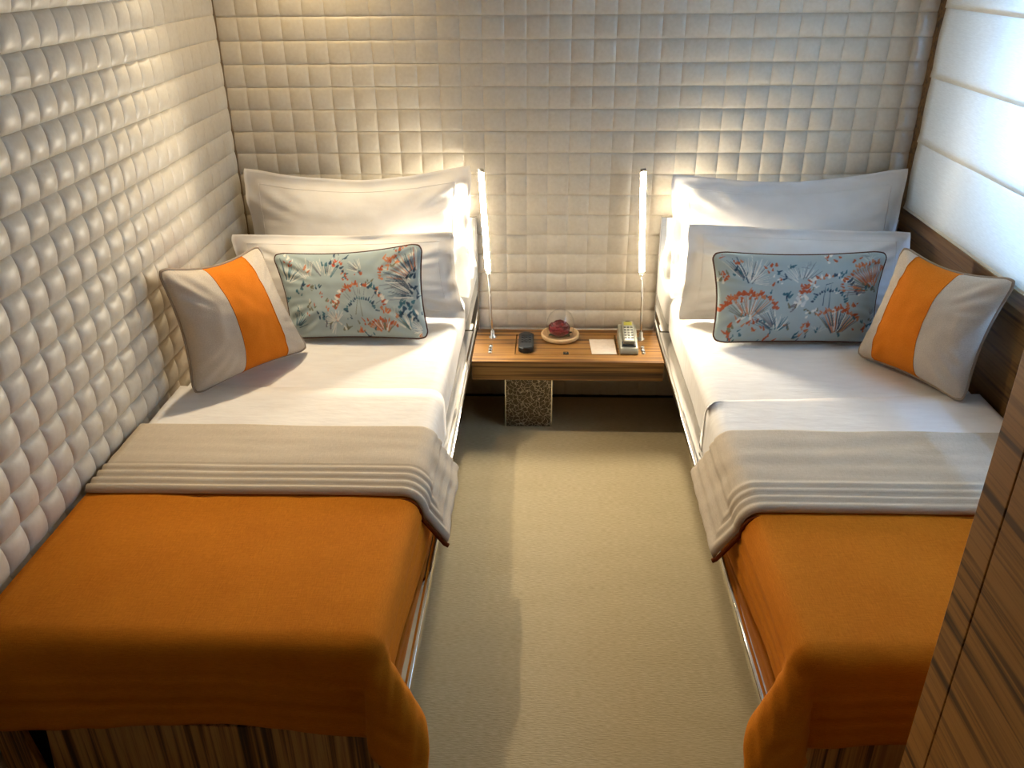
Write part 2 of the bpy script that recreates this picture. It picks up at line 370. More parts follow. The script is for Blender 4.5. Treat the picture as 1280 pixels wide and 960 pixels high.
# ------------------------------------------------------------------ beds, built for the left and mirrored for the right
FX = 0.855
ZT = 0.455            # mattress top
XE, YE, RR = 0.820, -1.875, 0.038
class Side:
    def __init__(s, mir): s.m = mir
    def x(s, v): return 2.405-v if s.m else v
    def p(s, x, y, z): return Vector((s.x(x), y, z))
def rounded_block(name, lo, hi, r, mat, parent, amp, seed, nx=40, ny=80):
    # a soft block: dense top and sides from a superellipse-like clamp, with gentle wrinkles
    bm = bmesh.new(); bmesh.ops.create_cube(bm, size=1)
    for v in bm.verts: v.co = Vector([(lo[i]+hi[i])/2 + v.co[i]*(hi[i]-lo[i]) for i in range(3)])
    bmesh.ops.subdivide_edges(bm, edges=list(bm.edges), cuts=40, use_grid_fill=True)
    il = [lo[i]+r for i in range(3)]; ih = [hi[i]-r for i in range(3)]
    for v in bm.verts:
        c = Vector([min(max(v.co[i], il[i]), ih[i]) for i in range(3)]); d = v.co-c
        if d.length > 1e-7:
            v.co = c + d.normalized()*r
            n = d.normalized()
            v.co += n*amp*(fbm(v.co.x*9+seed, v.co.y*4, v.co.z*9) + .5*fbm(v.co.x*20, v.co.y*9+seed, v.co.z*20))
    return bm_obj(name, bm, mat, parent, True)
def prof(s, r, k=0.0):
    # arc length past the start of the rounding -> (outward, drop)
    if s <= 0: return s, 0.0
    a = s/r
    if a < PI/2: return r*math.sin(a), r*(1-math.cos(a))
    e = s-r*PI/2; c = math.sqrt(1-k*k)
    return r+k*e, r+c*e
def make_bed(S, side_word, pads):
    g = 'twin beds'
    bed = thing('bed', (S.x(0.43), -0.95, 0.0), 'polished steel bed frame against the %s' % side_word, 'bed', g)
    box('plinth', S.p(0.05, -1.86, 0.0), S.p(0.73, -0.03, 0.27), M_plinth, bed)
    box('platform', S.p(0.024, -1.879, 0.27), S.p(0.795, -0.03, 0.288), M_plinth, bed)
    box('side_rail', S.p(0.78, -1.895, 0.276), S.p(FX, -0.022, 0.300), M_steel, bed, 0.006, 3, True)
    box('side_lip', S.p(FX-0.012, -1.895, 0.2995), S.p(FX, -0.022, 0.305), M_steel, bed, 0.002, 2, True)
    mp = thing('mirror_panel', (S.x(0.48), -0.022, 0.306), 'low mirror panel behind the white pillows beside the %s' % side_word, 'mirror', 'mirror panels')
    box('mirror_glass', S.p(0.10, -0.030, 0.3005), S.p(0.862, -0.020, 0.750), M_mirror, mp, 0.001, 1)
    box('mirror_rim', S.p(0.862, -0.033, 0.3005), S.p(0.8665, -0.0195, 0.752), M_chrome, mp, 0.001, 1)
    # foot drawer fronts with a slanted finger gap
    Z0, Z1 = 0.015, 0.268
    prism('drawer_front', [(S.x(a), z) for a, z in ((0.138, Z1), (0.112, Z0), (FX-0.003, Z0), (FX-0.003, Z1))], 1, -1.898, -1.880, M_footwood, bed, 0.001)
    prism('corner_panel', [(S.x(a), z) for a, z in ((0.024, Z1), (0.024, Z0), (0.108, Z0), (0.078, Z1))], 1, -1.898, -1.880, M_footwood, bed, 0.001)
    # mattress in its fitted sheet
    lo = S.p(0.024, YE+0.012, 0.301); hi = S.p(XE-0.004, -0.036, ZT)
    a = [min(lo[i], hi[i]) for i in range(3)]; b = [max(lo[i], hi[i]) for i in range(3)]
    mt = rounded_block('mattress', a, b, 0.034, M_sheet, None, 0.0022, 3.0 if S.m else 11.0)
    tag(mt, 'white sheeted mattress on the bed beside the %s' % side_word, 'mattress', 'mattresses')
    # flat top sheet
    sd = 5.0 if S.m else 17.0
    P = []
    ys = [-0.832-0.06*i for i in range(9)]
    for i, y in enumerate(ys):
        row = []
        for j in range(61):
            L = 0.79+0.165; s = -(XE-RR-0.026) + j/60*((XE-RR-0.026)+0.172)
            o, d = prof(s, RR+0.003, 0.03)
            w = 0.0022*fbm(s*9+sd, y*13) + (0.004*fbm(s*5, y*22+sd) if d > .02 else 0)
            yy = y + (-0.03*max(0, s)/.18 if i == 0 else 0) + (0.006*fbm(s*6+sd, 2.2) if i == 0 else 0) + (-0.06*(s/.77+1) if (S.m and i == 0) else 0)
            row.append(S.p(XE-RR+o+w*(1 if d > .02 else 0), yy, ZT+0.006-d+(w if d <= .02 else 0)))
        P.append(row)
    tag(grid_sheet('flat_sheet', P, M_sheet, None, 0.0025, flip=not S.m), 'white flat sheet folded over the bed beside the %s' % side_word, 'sheet', 'flat sheets')
    # bedspread: orange face with beige turned-back top
    bs = thing('bedspread', (S.x(0.43), -1.5, ZT+0.01), 'orange linen bedspread with beige turnback on bed by the %s' % side_word, 'bedspread', 'bedspreads')
    Y0 = -1.12; yr = YE+RR+0.0
    Ls, Lf = 0.196, 0.252
    su = [-(XE-RR-0.024)*(1-i/44) for i in range(44)] + [Ls*i/22 for i in range(23)]
    sv = [-(Y0-yr)*(1-i/40) for i in range(40)] + [Lf*i/26 for i in range(27)]
    def channel(dist, pitch, n, h):
        if dist < 0 or dist > pitch*n: return 0.0
        return h*(abs(math.sin(PI*dist/pitch))**0.55) - h*0.55
    P = []
    zc = ZT+0.012; r2 = RR+0.010
    for v in sv:
        row = []
        for u in su:
            yb = yr - v
            if v <= 0: ls = 1.0
            hem = min(Ls-u, Lf-v)
            if u <= 0 and v <= 0: x, y, z = XE-RR+u, yb, zc
            elif v <= 0:
                tuck = 0.02*max(0.0, min(1.0, (-yb-1.40)/0.3))
                o, d = prof(u, r2, 0.06); x, y, z = XE-RR+o - tuck*(d/.15), yb, zc-d*(1.0-0.04*(-yb-1.4))
            elif u <= 0:
                o, d = prof(v, r2, 0.12); x, y, z = XE-RR+u, yr-o, zc-d
                lift = 0.035*math.exp(-((x-0.47)/0.28)**2); z += lift*max(0, d)/0.22
            else:
                rho = math.hypot(u, v); ph = math.atan2(v, u)
                w = math.sin(2*ph)**0.8
                kk = (0.06+0.06*math.sin(ph))*(1-w)+0.70*w
                o, d = prof(rho, r2, kk); x, y, z = XE-RR+o*math.cos(ph), yr-o*math.sin(ph), zc-d
                tuck = 0.02*(1-w)*math.cos(ph)*min(1, d/.15); x -= tuck
            w1 = 0.0028*fbm(u*6+sd, yb*6+v*4) + 0.0012*fbm(u*22+sd, (yb-v)*14) + channel(hem, 0.034, 4, 0.007)
            drop = max(0.0, min(1.0, max(u, v)/0.07))
            w2 = 0.005*fbm(u*16, v*9+yb*9+sd)*drop
            nz = 1-drop
            z += w1*(0.3+0.7*nz)
            if u > 0.02: x += w1+w2
            if v > 0.02: y -= w1+w2
            row.append(S.p(x, y, z))
        P.append(row)
    oc = grid_sheet('orange_cover', P, M_orange, bs, 0.006, flip=not S.m)
    # turnback
    ya, yb_ = -1.078, (-1.402 if not S.m else -1.442)
    Lb = 0.184
    su = [-(XE-RR-0.024)*(1-i/44) for i in range(44)] + [Lb*i/24 for i in range(25)]
    nv = 56; P = []; Edge = []
    zb = ZT+0.026; r3 = RR+0.020
    for k in range(nv+1):
        t = k/nv; y = ya+(yb_-ya)*t; row = []
        for u in su:
            hem = min(Lb-u, (t)*0+(y-yb_))
            kk = 0.52+0.06*t
            o, d = prof(u, r3, kk)
            ch = channel(hem, 0.029, 4, 0.010)
            w1 = 0.0025*fbm(u*5+sd, y*9) + 0.0022*fbm(u*4+sd*2, y*26)*(1 if hem > .116 else .4) + ch
            if hem < 0.006: w1 -= 0.004
            fold = -0.010*max(0, 1-(t/0.04))**2
            yy = y + 0.006*fbm(u*5+sd, 7.7)*(1-t) - 0.022*max(0, u)/Lb*(t*0.2+.0) + 0.006*fbm(u*4+sd, 1.3)*t
            x = XE-RR+o; z = zb-d
            sl = min(1.0, max(0.0, u/(r3*1.4)))
            x += (w1+fold)*sl + 0.006*fbm(y*14+sd, u*6)*sl*(1 if u > .06 else 0); z += (w1+fold)*(1-sl)
            row.append(S.p(x, yy, z))
        P.append(row); 
    tb = grid_sheet('beige_turnback', P, M_beige, bs, 0.010, flip=not S.m); tb['label'] = 'beige linen turnback with stitched channels'
    tube('edge_binding', [Vector((q.x, q.y-0.004, q.z-0.011)) for q in P[-1]], 0.0055, M_rust, bs, n=6)
    return bed
SL, SR = Side(False), Side(True)
make_bed(SL, 'tufted left wall', None)
make_bed(SR, 'window blind', None)

# ------------------------------------------------------------------ pillows and cushions
def pillow_grid(c, T, nu, nv, sag, fl=(0, 0), seed=0.0, wr=0.004, pw=0.55, ex=2.4, flwave=0.008, back=0.75, low=0.0, rnd=0.05):
    c00, c10, c11, c01 = [Vector(q) for q in c]
    n = (c10-c00).cross(c01-c00).normalized()
    wl = (c10-c00).length; hl = (c01-c00).length
    front = []; backg = []
    for j in range(nv+1):
        v = j/nv; fr = []; br = []
        for i in range(nu+1):
            u = i/nu
            ue = .5+(u-.5)*(1-2*sag[0]*math.sin(PI*v)); ve = .5+(v-.5)*(1-2*sag[1]*math.sin(PI*u))
            if v < .5: ve = v+(ve-v)*(1-low)          # the resting edge stays flatter
            kr = rnd*max(0, 1-math.hypot(min(u, 1-u), min(v, 1-v))/0.09)**1.5; ue += (.5-ue)*kr; ve += (.5-ve)*kr
            b = (c00*(1-ue)+c10*ue)*(1-ve) + (c01*(1-ue)+c11*ue)*ve
            ui = (u-fl[0])/(1-2*fl[0]); vi = (v-fl[1])/(1-2*fl[1])
            inside = 0 < ui < 1 and 0 < vi < 1
            if inside:
                t = ((1-abs(2*ui-1)**ex)*(1-abs(2*vi-1)**ex))**pw
                t *= 1+0.14*(0.5-vi)                 # filling sinks a little
            else: t = 0.0
            e = min(u, 1-u, v, 1-v)*2
            cr = min(math.hypot(u-a, (v-bq)*.7) for a in (0, 1) for bq in (0, 1))
            w = wr*(fbm(u*5+seed, v*4, seed) + .6*fbm(u*11, v*9+seed, 2.0)) + wr*1.6*max(0, .35-cr)/.35*math.sin(math.atan2(v-.5, u-.5)*26+seed)*min(1, e*8)
            wave = flwave*fbm(u*6+seed*1.3, v*6, 9.0)*(1-min(1, t*3)) if fl[0] or fl[1] else 0
            edge = min(1.0, min(u, 1-u, v, 1-v)/0.03)
            fr.append(b+n*(T*.5*t+w*min(1, t*2.2)+wave+(0.0012*edge)))
            br.append(b-n*(T*.5*t*back-wave+(0.0012*edge)))
        front.append(fr); backg.append(br)
    return front, backg, n
def grid_faces(front, back, cols=None):
    R, C = len(front), len(front[0]); V = [v for r in front for v in r]+[v for r in back for v in r]; Nn = R*C; F = []
    for i in range(R-1):
        for j in range(C-1):
            if cols and not cols(j, C-1): continue
            a, b, c, d = i*C+j, i*C+j+1, (i+1)*C+j+1, (i+1)*C+j
            F.append((a, b, c, d)); F.append((Nn+d, Nn+c, Nn+b, Nn+a))
    if not cols or True:
        for i in range(R-1):
            if not cols or cols(0, C-1): F.append((Nn+i*C, i*C, (i+1)*C, Nn+(i+1)*C))
            if not cols or cols(C-2, C-1): F.append((i*C+C-1, Nn+i*C+C-1, Nn+(i+1)*C+C-1, (i+1)*C+C-1))
        for j in range(C-1):
            if cols and not cols(j, C-1): continue
            F.append((j+1, j, Nn+j, Nn+j+1)); k = (R-1)*C; F.append((k+j, k+j+1, Nn+k+j+1, Nn+k+j))
    return V, F
def compact(V, F):
    idx = {}; nv = []; nf = []
    for f in F:
        t = []
        for i in f:
            if i not in idx: idx[i] = len(nv); nv.append(V[i])
            t.append(idx[i])
        nf.append(tuple(t))
    return nv, nf
def outline(front, back):
    R, C = len(front), len(front[0])
    mid = lambda i, j: (front[i][j]+back[i][j])*.5
    pts = [mid(0, j) for j in range(C)] + [mid(i, C-1) for i in range(1, R)] + [mid(R-1, j) for j in range(C-2, -1, -1)] + [mid(i, 0) for i in range(R-2, 0, -1)]
    return pts
def white_pillow(c, T, label, seed, sag=(0.02, 0.03)):
    fr, bk, n = pillow_grid(c, T, 60, 40, sag, fl=(0.045, 0.07), seed=seed, wr=0.007, pw=0.55, flwave=0.022, ex=2.2, rnd=0.02)
    root = thing('pillow', (Vector(c[0])+Vector(c[1]))/2, label, 'pillow', 'white pillows')
    V, F = grid_faces(fr, bk); mesh('pillowcase', V, F, M_pcase, root)
    # stitched line where the flange starts
    R, C = 41, 61; a, b = 4, 4
    ring = [fr[b][j]+n*.001 for j in range(a, C-a)] + [fr[i][C-1-a]+n*.001 for i in range(b, R-b)] + [fr[R-1-b][j]+n*.001 for j in range(C-1-a, a-1, -1)] + [fr[i][a]+n*.001 for i in range(R-1-b, b-1, -1)]
    tube('flange_stitching', ring, 0.0007, M_pcase, root, closed=True, n=5)
    return root
white_pillow([(0.055, -0.127, 0.47), (0.845, -0.127, 0.47), (0.862, -0.088, 0.955), (0.045, -0.088, 0.945)], 0.17, 'white pillow standing at the back by the left wall corner', 1.0, (0.012, 0.10))
white_pillow([(0.040, -0.306, 0.462), (0.845, -0.306, 0.462), (0.805, -0.236, 0.760), (0.026, -0.246, 0.752)], 0.17, 'white pillow in front of the tall one on left bed', 4.0, (0.02, 0.035))
white_pillow([(1.575, -0.127, 0.47), (2.355, -0.127, 0.47), (2.365, -0.088, 0.945), (1.552, -0.088, 0.925)], 0.17, 'white pillow standing at the back by the window blind corner', 8.0, (0.012, 0.085))
white_pillow([(1.580, -0.306, 0.462), (2.365, -0.306, 0.462), (2.350, -0.246, 0.765), (1.600, -0.236, 0.790)], 0.17, 'white pillow in front of the tall one on right bed', 13.0, (0.015, 0.02))

def striped_cushion(c, T, label, seed, b0, b1):
    nu, nv = 48, 44
    fr, bk, n = pillow_grid(c, T, nu, nv, (0.055, 0.085), seed=seed, wr=0.005, pw=0.55, ex=2.1, low=0.5)
    root = thing('striped_cushion', (Vector(c[0])+Vector(c[1]))/2, label, 'cushion', 'striped cushions')
    inb = lambda j, C: b0 <= (j+.5)/C <= b1
    V, F = compact(*grid_faces(fr, bk, lambda j, C: not inb(j, C))); mesh('cushion_cover', V, F, M_cush, root)
    V, F = compact(*grid_faces(fr, bk, inb)); mesh('orange_band', V, F, M_band, root)
    tube('piping', outline(fr, bk), 0.0042, M_pipe, root, closed=True, n=7)
    for b in (b0, b1):
        j = round(b*nu); tube('band_seam', [fr[i][j]+n*.0006 for i in range(nv+1)], 0.0014, M_band, root, n=5)
    return root
striped_cushion([(0.098, -0.905, 0.468), (0.352, -0.575, 0.468), (0.212, -0.500, 0.795), (0.058, -0.885, 0.850)], 0.19, 'striped orange cushion leaning against the tufted wall', 2.0, 0.385, 0.765)
striped_cushion([(2.104, -0.585, 0.468), (2.300, -0.905, 0.468), (2.366, -0.885, 0.832), (2.215, -0.505, 0.800)], 0.19, 'striped orange cushion leaning toward the wood ledge and blind', 6.0, 0.19, 0.60)

# printed floral fabric: brush strokes painted into a colour attribute of the cushion itself
PW, PH = 460, 280
TEAL, NAVY, RUST, CREAM, OLIVE, GREY, TERRA = (58, 100, 116), (44, 66, 88), (178, 82, 48), (226, 222, 210), (110, 110, 90), (112, 112, 118), (196, 118, 78)
class Print:
    def __init__(s, seed):
        s.rng = random.Random(seed); s.a = np.zeros((PH, PW, 3)); s.a[:] = (163, 178, 180)
        yy, xx = np.mgrid[0:PH, 0:PW]; s.xx = xx/PW*1.65; s.yy = yy/PH
    def stroke(s, x0, y0, x1, y1, w, col, al=0.85):
        X0, X1 = x0*1.65, x1*1.65; dx, dy = X1-X0, y1-y0; L2 = dx*dx+dy*dy+1e-9
        t = np.clip(((s.xx-X0)*dx+(s.yy-y0)*dy)/L2, 0, 1)
        d = np.hypot(s.xx-X0-t*dx, s.yy-y0-t*dy); ww = w*(1-0.55*t)
        k = (np.clip((ww-d)/0.004+.5, 0, 1)*al)[..., None]
        s.a = s.a*(1-k)+np.array(col)*k
    def fan(s, cx, cy, r0, r1, a0, a1, n, cols, w=0.006, al=.8):
        for i in range(n):
            a = math.radians(a0+(a1-a0)*(i+s.rng.uniform(-.3, .3))/max(1, n-1)); ra = r0+s.rng.uniform(0, .35)*(r1-r0); rb = r1*s.rng.uniform(.75, 1.05)
            s.stroke(cx+ra*math.cos(a)/1.65, cy+ra*math.sin(a), cx+rb*math.cos(a)/1.65, cy+rb*math.sin(a), w*s.rng.uniform(.6, 1.3), s.rng.choice(cols), al)
    def arch(s, cx, cy, r, a0, a1, n, cols, w=0.016):
        for i in range(n):
            a = math.radians(a0+(a1-a0)*i/max(1, n-1)); q = r*s.rng.uniform(.93, 1.07); l = s.rng.uniform(.01, .045)
            x, y = cx+q*math.cos(a)/1.65, cy+q*math.sin(a); b = a+s.rng.uniform(-.5, .5)
            s.stroke(x, y, x+l*math.cos(b)/1.65, y+l*math.sin(b), w*s.rng.uniform(.6, 1.15), s.rng.choice(cols))
    def blob(s, cx, cy, r, n, cols, w=0.013):
        for i in range(n):
            x, y = cx+s.rng.uniform(-r, r)/1.65, cy+s.rng.uniform(-r, r)*.8; b = s.rng.uniform(0.3, 2.4); l = s.rng.uniform(.01, .05)
            s.stroke(x, y, x+l*math.cos(b)/1.65, y+l*math.sin(b), w*s.rng.uniform(.5, 1.2), s.rng.choice(cols))
def left_print():
    p = Print(3); filler(p, 34)
    p.fan(.05, .62, .03, .30, 20, 100, 11, [TEAL, GREY, NAVY, CREAM]); p.fan(.34, .60, .10, .34, 50, 120, 15, [TEAL, GREY, CREAM, CREAM]); p.arch(.36, .60, .25, 30, 100, 8, [TEAL, NAVY])
    p.fan(.22, .62, .05, .30, 70, 130, 8, [CREAM, CREAM, GREY]); p.blob(.17, .57, .06, 8, [TEAL, NAVY, RUST]); p.blob(.27, .56, .03, 4, [TEAL, NAVY]); p.blob(.21, .35, .07, 9, [CREAM, OLIVE, RUST, CREAM]); p.blob(.12, .50, .04, 4, [OLIVE, TEAL])
    p.blob(.20, .78, .05, 5, [RUST, TERRA, CREAM]); p.blob(.10, .86, .06, 7, [RUST, CREAM]); p.blob(.435, .85, .05, 7, [RUST, (206, 84, 56)]); p.fan(.60, .72, .05, .20, 100, 160, 10, [GREY, GREY, CREAM]); p.blob(.57, .70, .06, 7, [RUST, TEAL]); p.blob(.47, .66, .05, 6, [TEAL, RUST])
    p.arch(.565, .28, .30, 172, 92, 26, [RUST, RUST, TERRA, CREAM]); p.arch(.565, .28, .30, 84, 14, 24, [TEAL, NAVY, CREAM, RUST, TEAL]); p.arch(.565, .24, .175, 168, 15, 19, [TEAL, NAVY], .013)
    p.stroke(.565, .22, .565, .45, .004, OLIVE); p.stroke(.52, .24, .55, .42, .004, OLIVE); p.blob(.36, .34, .08, 9, [RUST, RUST, OLIVE]); p.fan(.565, .26, .19, .29, 30, 150, 14, [GREY, (176, 188, 190)], .004)
    p.fan(.37, .16, .02, .15, 40, 250, 16, [CREAM, CREAM, (200, 206, 204)], .008); p.blob(.27, .23, .05, 8, [NAVY, TEAL]); p.blob(.30, .11, .05, 5, [OLIVE, GREY]); p.blob(.17, .25, .02, 2, [RUST]); p.blob(.43, .10, .05, 6, [CREAM, OLIVE]); p.blob(.53, .08, .04, 5, [RUST, TERRA])
    p.fan(.70, .02, .05, .19, 40, 150, 18, [RUST, TERRA, RUST, CREAM, OLIVE], .010); p.arch(.70, -.02, .2, 40, 140, 12, [RUST, TERRA])
    p.fan(.98, .58, .08, .42, 95, 190, 26, [RUST, TERRA, GREY, NAVY, CREAM], .007); p.fan(.98, .42, .06, .36, 120, 185, 22, [NAVY, GREY, CREAM], .005); p.blob(.80, .80, .10, 14, [RUST, TERRA, OLIVE]); p.arch(.98, .6, .40, 110, 175, 14, [RUST, TERRA])
    p.blob(.88, .30, .10, 22, [TEAL, NAVY, TEAL], .018); p.blob(.93, .68, .06, 6, [TEAL, NAVY]); p.blob(.95, .50, .05, 6, [NAVY]); p.blob(.74, .28, .06, 8, [RUST, TERRA]); p.fan(.90, .06, .03, .22, 95, 150, 10, [TEAL, OLIVE, CREAM], .006); p.blob(.95, .22, .07, 9, [CREAM, NAVY]); p.fan(.98, .08, .02, .13, 120, 220, 8, [CREAM], .006)
    p.fan(.06, .10, .02, .2, 20, 90, 8, [TEAL, NAVY]); p.blob(.62, .02, .2, 12, [TEAL, OLIVE])
    return p.a
def filler(p, n):
    for i in range(n):
        x, y = p.rng.random(), p.rng.random(); k = p.rng.random()
        if k < .3: p.fan(x, y, .02, .10, p.rng.uniform(0, 90), p.rng.uniform(90, 180), 6, [CREAM, (196, 204, 204), GREY], .004, .6)
        elif k < .6: p.blob(x, y, .035, 4, [p.rng.choice([TEAL, RUST, CREAM, TERRA, OLIVE])], .011)
        else: p.blob(x, y, .03, 3, [p.rng.choice([TEAL, NAVY, RUST, TERRA, CREAM])], .008)
def right_print():
    p = Print(9); filler(p, 34)
    p.fan(.18, .60, .04, .36, 50, 130, 20, [CREAM, CREAM, NAVY, GREY], .006); p.blob(.13, .86, .04, 5, [RUST, TERRA]); p.blob(.12, .76, .04, 5, [NAVY, TEAL]); p.blob(.32, .80, .07, 9, [TEAL, NAVY, RUST]); p.blob(.43, .82, .03, 4, [TEAL]); p.blob(.05, .70, .06, 6, [RUST, OLIVE])
    p.fan(.49, .62, .04, .26, 40, 150, 16, [CREAM, CREAM, GREY], .005); p.fan(.18, .64, .03, .22, -10, 40, 7, [CREAM, CREAM], .005); p.blob(.36, .66, .07, 8, [CREAM, RUST, NAVY])
    p.arch(.67, .42, .30, 175, 95, 24, [RUST, RUST, CREAM, TERRA]); p.arch(.67, .42, .30, 88, 15, 22, [TEAL, NAVY, CREAM, TERRA]); p.arch(.67, .38, .175, 165, 15, 17, [TEAL, NAVY], .013); p.stroke(.67, .36, .67, .62, .004, NAVY); p.stroke(.63, .38, .64, .62, .004, NAVY); p.stroke(.64, .62, .68, .64, .004, NAVY)
    p.fan(.18, .22, .05, .30, 30, 150, 24, [OLIVE, GREY, TERRA, CREAM], .006); p.arch(.18, .22, .30, 25, 155, 28, [RUST, TERRA, RUST], .018); p.blob(.22, .50, .07, 12, [RUST, TERRA]); p.blob(.10, .46, .06, 9, [RUST, TERRA])
    p.blob(.41, .475, .05, 8, [TEAL, NAVY]); p.blob(.50, .42, .07, 12, [CREAM, CREAM, (200, 206, 206)], .02); p.blob(.43, .33, .05, 6, [OLIVE, GREY]); p.blob(.56, .28, .07, 9, [CREAM, OLIVE]); p.blob(.53, .58, .07, 10, [RUST, TERRA, OLIVE])
    p.fan(.36, .10, .04, .30, 100, 160, 14, [NAVY, TEAL, GREY, CREAM], .006); p.fan(.36, .08, .03, .2, 40, 100, 10, [CREAM, TEAL], .005); p.blob(.55, .14, .06, 9, [RUST, TERRA]); p.blob(.50, .06, .12, 12, [TEAL, NAVY, OLIVE])
    p.fan(.73, .04, .05, .32, 40, 130, 28, [OLIVE, CREAM, TERRA, GREY, NAVY], .006); p.arch(.73, .04, .30, 40, 130, 24, [RUST, TERRA, RUST], .015); p.blob(.15, .22, .08, 12, [RUST, TERRA, CREAM]); p.blob(.06, .12, .06, 9, [RUST, OLIVE]); p.blob(.25, .16, .07, 10, [RUST, TERRA, TEAL])
    p.fan(.95, .55, .05, .35, 80, 190, 24, [OLIVE, RUST, TERRA, GREY], .007); p.arch(.95, .55, .33, 90, 180, 16, [RUST, TERRA]); p.blob(.84, .86, .08, 9, [RUST, TERRA]); p.blob(.92, .6, .08, 12, [TEAL, OLIVE]); p.blob(.68, .92, .08, 8, [RUST, CREAM]); p.blob(.8, .35, .06, 8, [RUST, TERRA]); p.blob(.9, .2, .1, 12, [TEAL, OLIVE, RUST])
    p.blob(.1, .03, .1, 8, [RUST, TEAL]); p.blob(.35, .02, .15, 10, [RUST, TEAL])
    return p.a
def print_mat():
    m, nt, b = material('floral_print'); at = N(nt, 'ShaderNodeVertexColor'); at.layer_name = 'print'
    nt.links.new(at.outputs['Color'], b.inputs['Base Color']); b.inputs['Roughness'].default_value = 0.85; b.inputs['Specular IOR Level'].default_value = 0.15
    t = N(nt, 'ShaderNodeTexNoise'); t.inputs['Scale'].default_value = 700; nt.links.new(coords(nt), t.inputs['Vector']); bump(nt, b, t.outputs['Fac'], 0.2, 0.0005); return m
M_print = print_mat()
def floral_cushion(c, T, label, seed, img, sag):
    nu, nv = 230, 140
    fr, bk, n = pillow_grid(c, T, nu, nv, sag, seed=seed, wr=0.004, pw=0.5, ex=2.6, low=0.6)
    root = thing('floral_cushion', (Vector(c[0])+Vector(c[1]))/2, label, 'cushion', 'floral cushions')
    V, F = grid_faces(fr, bk); o = mesh('printed_cover', V, F, M_print, root)
    ca = o.data.color_attributes.new('print', 'FLOAT_COLOR', 'POINT')
    jj, ii = np.mgrid[0:nv+1, 0:nu+1]
    px = img[np.clip((jj/nv*(PH-1)).astype(int), 0, PH-1), np.clip((ii/nu*(PW-1)).astype(int), 0, PW-1)]/255
    lin = np.where(px <= .04045, px/12.92, ((px+.055)/1.055)**2.4)
    rgba = np.ones((nv+1, nu+1, 4)); rgba[..., :3] = lin
    flat = rgba.reshape(-1, 4); ca.data.foreach_set('color', np.concatenate([flat, flat]).ravel().astype(np.float32))
    ol = outline(fr, bk)[::3]
    tube('piping', ol, 0.0036, M_pipe_d, root, closed=True, n=6)
    return root
floral_cushion([(0.275, -0.490, 0.468), (0.735, -0.490, 0.468), (0.712, -0.365, 0.760), (0.205, -0.365, 0.722)], 0.12, 'blue floral cushion overlapped by striped cushion at tufted wall', 3.0, left_print(), (0.03, 0.06))
floral_cushion([(1.668, -0.500, 0.468), (2.190, -0.490, 0.468), (2.235, -0.360, 0.735), (1.662, -0.370, 0.735)], 0.12, 'blue floral cushion overlapped by striped cushion near window', 7.0, right_print(), (0.03, 0.045))

# ------------------------------------------------------------------ shelf between the beds
sh = thing('wall_shelf', (1.203, -0.16, 0.225), 'striped wood shelf fixed between the two beds', 'shelf')
X0, X1 = 0.8575, 1.5475
LX0, LX1, LY0, LY1 = 1.014, 1.386, -0.246, -0.070
zt0, zt1 = 0.280, 0.300
box('shelf_top', (X0, -0.310, zt0), (LX0-.003, -0.018, zt1), M_shelfwood, sh)
box('shelf_top', (LX1+.003, -0.310, zt0), (X1, -0.018, zt1), M_shelfwood, sh)
box('shelf_top', (LX0-.003, -0.310, zt0), (LX1+.003, LY0-.003, zt1), M_shelfwood, sh)
box('shelf_top', (LX0-.003, LY1+.003, zt0), (LX1+.003, -0.018, zt1), M_shelfwood, sh)
box('shelf_lid', (LX0, LY0, zt0), (LX1, LY1, zt1), M_shelfwood, sh)
box('shelf_bottom', (X0, -0.295, 0.226), (X1, -0.018, 0.240), M_shelfwood, sh)
box('shelf_apron', (X0, -0.309, 0.226), (X1, -0.295, 0.280), M_shelfwood, sh)
for x in (0.919, 1.482):
    for k, y in enumerate((-0.182, -0.207, -0.232)):
        b = lathe('switch', [(0, 0.006), (0.0055, 0.006), (0.008, 0.003), (0.0085, 0)], (x, y, zt1), M_chrome, sh, 14)
        lathe('switch_cap', [(0, 0.0085), (0.004, 0.008), (0.0045, 0.005)], (x, y, zt1), M_dark, b, 12)
jk = box('socket', (1.188, -0.246, zt1-0.001), (1.208, -0.226, zt1+0.003), M_dark, sh, 0.002)
lathe('socket_hole', [(0, 0.0005), (0.004, 0.0005), (0.0045, 0.0)], (1.198, -0.236, zt1+0.003), M_chrome, jk, 12)

# silver crackled pedestal under the shelf
pd = thing('shelf_pedestal', (1.062, -0.22, 0.0), 'silver crackle-textured metal pedestal under the shelf', 'pedestal')
nx_, nz_ = 70, 84; V = []; F = []
for j in range(nz_+1):
    for i in range(nx_+1):
        x = 0.978+0.168*i/nx_; z = 0.002+0.222*j/nz_
        a = abs(fbm(x*60, z*56, 1.0))+0.4*abs(fbm(x*130+4, z*122, 5.0))
        V.append((x, -0.2555-0.004*max(0, 1-a*6)*min(1, min(i, nx_-i, j, nz_-j)/3), z))
for j in range(nz_):
    for i in range(nx_): a = j*(nx_+1)+i; F.append((a, a+1, a+nx_+2, a+nx_+1))
mesh('crackle_front', V, F, M_crackle, pd, True)
box('pedestal_core', (0.975, -0.2545, 0.001), (1.149, -0.200, 0.2255), M_crackle, pd)
for x in (0.973, 1.146): box('corner_strip', (x, -0.259, 0.001), (x+0.004, -0.250, 0.2255), M_steel, pd)

